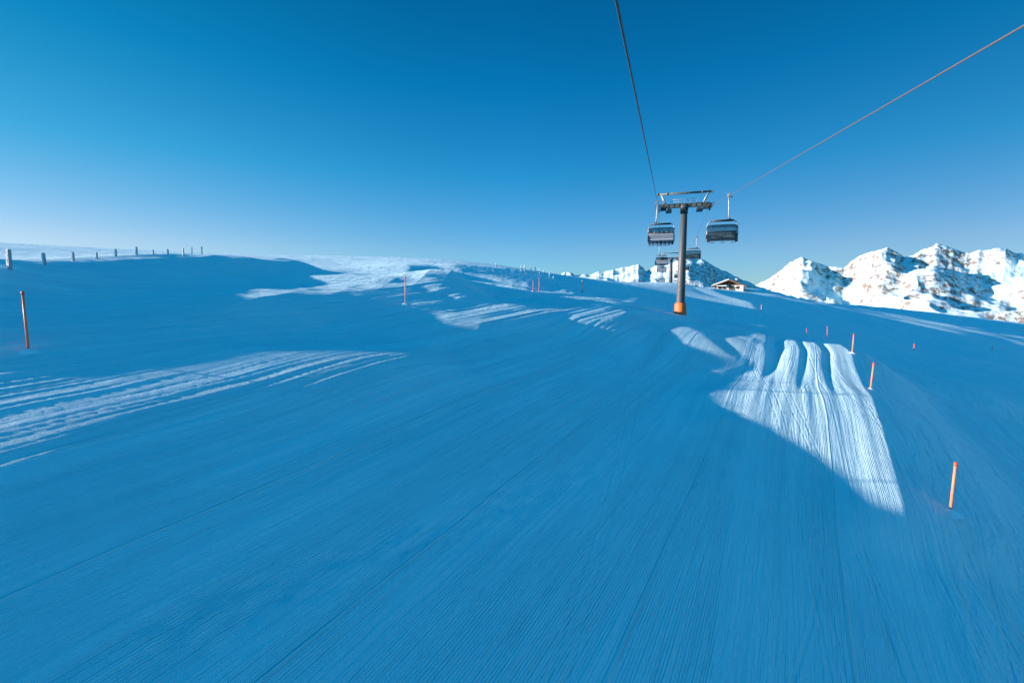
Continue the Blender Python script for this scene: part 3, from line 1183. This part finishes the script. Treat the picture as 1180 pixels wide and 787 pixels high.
SEATS = {0: ((0, 'leftmost'), (1, 'second from left'), (2, 'third from left'), (3, 'third from right'), (4, 'second from right'), (5, 'rightmost')),
         1: ((1, 'left'), (2, 'middle'), (4, 'right'))}
JN = ('black', 'blue', 'red', 'green', 'grey')
k_ = 0
for ci, who in SEATS.items():
    t, cx, W = CH[ci]
    for seat, pos in who:
        lx = cx + (seat - 2.5) * (W - .16) / 6
        lp = Matrix.Rotation(LROT, 3, 'Z') @ Vector((lx, .06, -4.10))
        add_skier(t.location + lp, LROT, '%s skier, %s jacket, on the %s chair left of the tower' % (pos, JN[k_ % 5], ('nearest', 'second')[ci]), k_, 'skiers riding the chairs')
        k_ += 1


# ------------------------------------------------------------------ piste poles
def piste_pole(top, base, label, mat, rad=.035, hmax=None):
    b_ = hit(*base)
    if b_ is None:
        print('NO GROUND', label)
        return
    tp = at(top[0], top[1], b_.y)
    tp = Vector(tp)
    d = tp - b_
    L = d.length
    print('  pole', label[:40], 'y %.1f height %.2f' % (b_.y, L))
    z = d.normalized()
    t = thing('piste_pole', label, 'pole', b_ - z * .0, 0, 'orange piste marker poles')
    t.rotation_euler = z.to_track_quat('Z', 'Y').to_euler()
    bm = bmesh.new()
    rad *= .78
    tube(bm, [(0, 0, -.35), (0, 0, L * .5), (0, 0, L)], [rad, rad, rad * .95], 14)
    obj('shaft', bm, mat, t)
    bm = bmesh.new()
    tube(bm, [(0, 0, L - .10), (0, 0, L + .012)], rad * 1.18, 14)
    obj('cap', bm, M_RED, t)
    bm = bmesh.new()
    n = 18
    c = bm.verts.new((0, 0, .10))
    r1 = [bm.verts.new((math.cos(2 * math.pi * i / n) * .16 * random.uniform(.8, 1.2), math.sin(2 * math.pi * i / n) * .16 * random.uniform(.8, 1.2), .05)) for i in range(n)]
    r2 = [bm.verts.new((v.co.x * 2.2, v.co.y * 2.2, -.10)) for v in r1]
    for i in range(n):
        bm.faces.new((c, r1[i], r1[(i + 1) % n])).smooth = True
        bm.faces.new((r1[i], r2[i], r2[(i + 1) % n], r1[(i + 1) % n])).smooth = True
    obj('snow_collar', bm, M_SNOWCAP, t)
    return t


piste_pole((26, 336), (33, 405), 'red orange piste pole leaning left on the left slope below the fence', M_ORRED, .045)
piste_pole((467, 319), (467, 351), 'straight pale orange piste pole on the left edge below the drift crest', M_ORANGE, .04)
piste_pole((621.5, 320), (621, 337), 'short red piste pole below the rimed posts, middle of the skyline', M_RED, .05)
piste_pole((614.5, 323), (614, 336), 'faint thin red piste pole just left of the short red one', M_RED, .04)
piste_pole((1101.5, 533), (1095, 590), 'nearest bright orange piste pole at lower right', M_ORANGE, .05)
piste_pole((1007, 418), (1003, 449), 'leaning orange piste pole beside the upper end of the sunlit strip', M_ORANGE, .05)
piste_pole((984, 385), (982, 407), 'third orange piste pole from the right along the piste edge', M_ORANGE, .05)
piste_pole((953.5, 376), (953, 390), 'small red piste pole, fourth from the right along the piste edge', M_RED, .05)
piste_pole((929.5, 378), (929, 388), 'faint small red piste pole above the top of the sunlit strip', M_RED, .03)
piste_pole((1053.5, 396), (1053, 405), 'tiny dark red piste pole alone on the shaded right slope', M_RED, .07)
piste_pole((1143.5, 399), (1143, 406), 'tiny pale piste pole far out on the right slope near the frame edge', M_ORANGE, .07)
piste_pole((877.5, 351), (877, 361), 'tiny orange pole at the lower corner of the sunlit bank below the hut', M_ORANGE, .07)


# ------------------------------------------------------------------ fence posts on the bank
def fence_post(px, ptop, pbase, d, label, wd=.16):
    wd *= .62
    g = at(px, pbase, d)
    z0 = float(terrain(np.array([g[0]]), np.array([g[1]]))[0])
    tp = at(px, ptop, d)
    h = max(tp[2] - z0, .35)
    t = thing('fence_post', label, 'post', (g[0], g[1], z0), random.uniform(-.3, .3), 'rimed fence posts on the snow bank')
    t.rotation_euler.x = random.uniform(-.04, .04)
    t.rotation_euler.y = random.uniform(-.05, .05)
    bm = bmesh.new()
    bx(bm, (0, 0, h / 2 - .3), (wd, wd, h + .6), bev=.015)
    obj('wooden_post', bm, M_POST, t)
    bm = bmesh.new()                                   # rime on the windward side
    n = 9
    for i in range(n):
        z = h * (i + .5) / n
        s_ = random.uniform(.8, 1.2)
        bx(bm, (-wd * .55, random.uniform(-.02, .02), z), (.085 * s_, wd * .95, h / n * 1.15), Matrix.Rotation(random.uniform(-.2, .2), 3, 'Z'), .012)
    bx(bm, (-.02, 0, h + .015), (wd * 1.05, wd * 1.02, .05), bev=.015)
    obj('rime_crust', bm, M_RIME, t)
    return t


FP = [(12, 288, 313, 22, 'leftmost and tallest rimed fence post on the snow bank', .21),
      (52, 292, 304, 25, 'second rimed fence post from the left on the bank', .16),
      (85, 291, 301, 28, 'third rimed fence post from the left on the bank', .15),
      (112, 291, 298, 30, 'short fourth fence post from the left, half buried in the bank', .14),
      (134, 287.5, 296, 32, 'fifth rimed fence post from the left on the bank', .14),
      (158, 285, 295, 34, 'sixth and taller rimed fence post from the left on the bank', .14),
      (177, 289, 294.5, 35.5, 'seventh fence post from the left, low and buried', .13),
      (194, 287.5, 294, 37, 'eighth rimed fence post from the left on the bank', .12),
      (211.5, 286, 293.5, 38, 'ninth rimed fence post from the left, at the top of the bank', .13),
      (221.5, 285, 293.5, 39, 'thin white frosted post, second from the right end of the bank fence', .07),
      (233, 284.5, 294, 40, 'rightmost thin post of the bank fence with frosted tip', .10)]
for f in FP:
    fence_post(*f)
# the row goes on past the frame's left edge along the piste
# ------------------------------------------------------------------ rimed stakes on the skyline
RS = [(601, 306, 312), (605, 305, 312.5), (612, 307, 314), (617, 308, 314.5), (622, 309, 315.5), (627, 311.5, 317), (633.5, 314, 320), (638, 318.5, 322.5), (572, 303.5, 308)]
ORD = ('first', 'second', 'third', 'fourth', 'fifth', 'sixth', 'seventh', 'last')
for i, (px, a_, b_) in enumerate(RS):
    g = hit(px, b_) or Vector(at(px, b_, 110))
    hh = max(Vector(at(px, a_, g.y)).z - g.z, .5)
    lab = 'thin dark stake alone on the white skyline left of the rimed stakes' if i == 8 else '%s of the small rimed stakes on the skyline left of the shaded hill' % ORD[i]
    t = thing('snow_stake', lab, 'stake', g, 0, 'rimed stakes on the skyline')
    bm = bmesh.new()
    tube(bm, [(0, 0, -.4), (0, 0, hh)], .06, 8)
    obj('stake', bm, M_POST, t)
    bm = bmesh.new()
    tube(bm, [(-.07, 0, -.2), (-.08, 0, hh * .5), (-.06, 0, hh + .05)], [.20, .11, .05], 8)
    obj('rime_crust', bm, M_RIME, t)
for px, a_, b_, lab, nm, cat in ((671, 324, 337, 'thin dark pole on the shaded slope left of the tower', 'marker_pole', 'pole'),
                                 (820.5, 314, 329, 'thin grey mast standing left of the hut', 'mast', 'mast')):
    g = hit(px, b_) or Vector(at(px, b_, 160))
    hh = Vector(at(px, a_, g.y)).z - g.z
    t = thing(nm, lab, cat, g)
    bm = bmesh.new()
    tube(bm, [(0, 0, -.4), (0, 0, hh)], [.11, .08] if nm == 'mast' else [.07, .06], 8)
    obj('shaft', bm, M_DARK, t)
    bm = bmesh.new()
    tube(bm, [(0, 0, hh - .12), (0, 0, hh + .1)], .14, 8)
    obj('cap', bm, M_STEEL, t)


# ------------------------------------------------------------------ the hut
def hut():
    g = Vector(at(842, 333.2, 178))
    z0 = float(terrain(np.array([g.x]), np.array([g.y]))[0])
    print('hut ground', z0, 'wanted', g.z)
    t = thing('mountain_hut', 'wooden mountain hut with snowy overhanging gable roof on the sunlit bank', 'hut', (g.x, g.y, min(z0, g.z) - .45), R(-32))
    Wd, Dp, Hh = 9.6, 9.0, 1.9                         # gable front faces -y
    bm = bmesh.new()
    bx(bm, (0, 0, Hh / 2 - .6), (Wd, Dp, Hh + 1.2))
    obj('stone_wall', bm, M_PLASTER, t)
    bm = bmesh.new()                                   # gable wall in dark boards
    v = [bm.verts.new(p) for p in ((-Wd / 2, -Dp / 2 - .03, Hh), (Wd / 2, -Dp / 2 - .03, Hh), (0, -Dp / 2 - .03, Hh + 1.9), (-Wd / 2, Dp / 2, Hh), (Wd / 2, Dp / 2, Hh), (0, Dp / 2, Hh + 1.9))]
    for q in ((0, 1, 2), (5, 4, 3), (0, 3, 4, 1), (1, 4, 5, 2), (2, 5, 3, 0)):
        bm.faces.new([v[i] for i in q])
    obj('gable_boards', bm, M_DWOOD, t)
    rf = bmesh.new()
    sn = bmesh.new()
    ang = math.atan2(1.9, Wd / 2)
    ln = (Wd / 2 + 1.3) / math.cos(ang)
    for s in (-1, 1):
        rot = Matrix.Rotation(s * ang, 3, 'Y')
        c = Vector((s * (Wd / 2 + 1.3) / 2, -.7, Hh + 1.95 - (Wd / 2 + 1.3) / 2 * math.tan(ang) + .06))
        bx(rf, c, (ln, Dp + 3.0, .16), rot)
        if s < 0:
            bx(sn, c + Vector((0, .15, .27)), (ln + .1, Dp + 2.9, .36), rot, .12)
        else:
            bx(sn, c + Vector((-.6, .7, .20)), (ln - 1.2, Dp + 1.6, .22), rot, .09)
    r_ = obj('roof', rf, M_DWOOD, t)
    obj('roof_snow', sn, M_SNOWCAP, r_)
    for s in (-1, 1):
        bm = bmesh.new()
        rot = Matrix.Rotation(s * ang, 3, 'Y')
        c = Vector((s * (Wd / 2 + 1.3) / 2, -Dp / 2 - 2.23, Hh + 1.95 - (Wd / 2 + 1.3) / 2 * math.tan(ang) + .02))
        bx(bm, c, (ln, .06, .30), rot)
        obj('barge_board', bm, M_LOG, r_)
    bm = bmesh.new()                                   # log side wall (left) and front corner
    for i in range(6):
        tube(bm, [(-Wd / 2 - .05, -Dp / 2 - .2, .15 + i * .31), (-Wd / 2 - .05, Dp / 2 + .2, .15 + i * .31)], .17, 10)
    obj('log_wall', bm, M_LOG, t)
    bm = bmesh.new()
    bx(bm, (-2.6, -Dp / 2 - 1.0, 1.75), (3.6, 2.0, .10), Matrix.Rotation(R(12), 3, 'X'))
    for x in (-4.2, -1.0):
        bx(bm, (x, -Dp / 2 - 1.85, .75), (.16, .16, 1.7))
    pr = obj('porch_roof', bm, M_LOG, t)
    bm = bmesh.new()
    bx(bm, (-2.6, -Dp / 2 - 1.0, 1.90), (3.7, 2.1, .20), Matrix.Rotation(R(12), 3, 'X'), .07)
    obj('porch_snow', bm, M_SNOWCAP, pr)
    for i, (x, z, w_, h_) in enumerate(((-3.3, 1.0, .9, .8), (-1.6, 1.0, .9, .8), (2.9, 1.05, .9, .85), (0, Hh + .7, .8, .7))):
        bm = bmesh.new()
        bx(bm, (x, -Dp / 2 - .08, z), (w_ + .2, .10, h_ + .2))
        wn = obj('window', bm, M_LOG, t)
        bm = bmesh.new()
        bx(bm, (x, -Dp / 2 - .12, z), (w_, .06, h_))
        obj('pane', bm, M_GLASS, wn)
    bm = bmesh.new()
    bx(bm, (.7, -Dp / 2 - .07, .85), (1.7, .10, 1.9))
    obj('doorway', bm, M_DWOOD, t)
    for y in (-2.2, 1.2):
        bm = bmesh.new()
        bx(bm, (Wd / 2 + .06, y, .95), (.10, 1.3, 1.5))
        obj('window', bm, M_GLASS, t)
    bm = bmesh.new()
    bx(bm, (1.6, 1.5, Hh + 2.0), (.7, .7, 1.2), bev=.03)
    bx(bm, (1.6, 1.5, Hh + 2.65), (.9, .9, .12))
    obj('chimney', bm, M_PLASTER, r_)


hut()
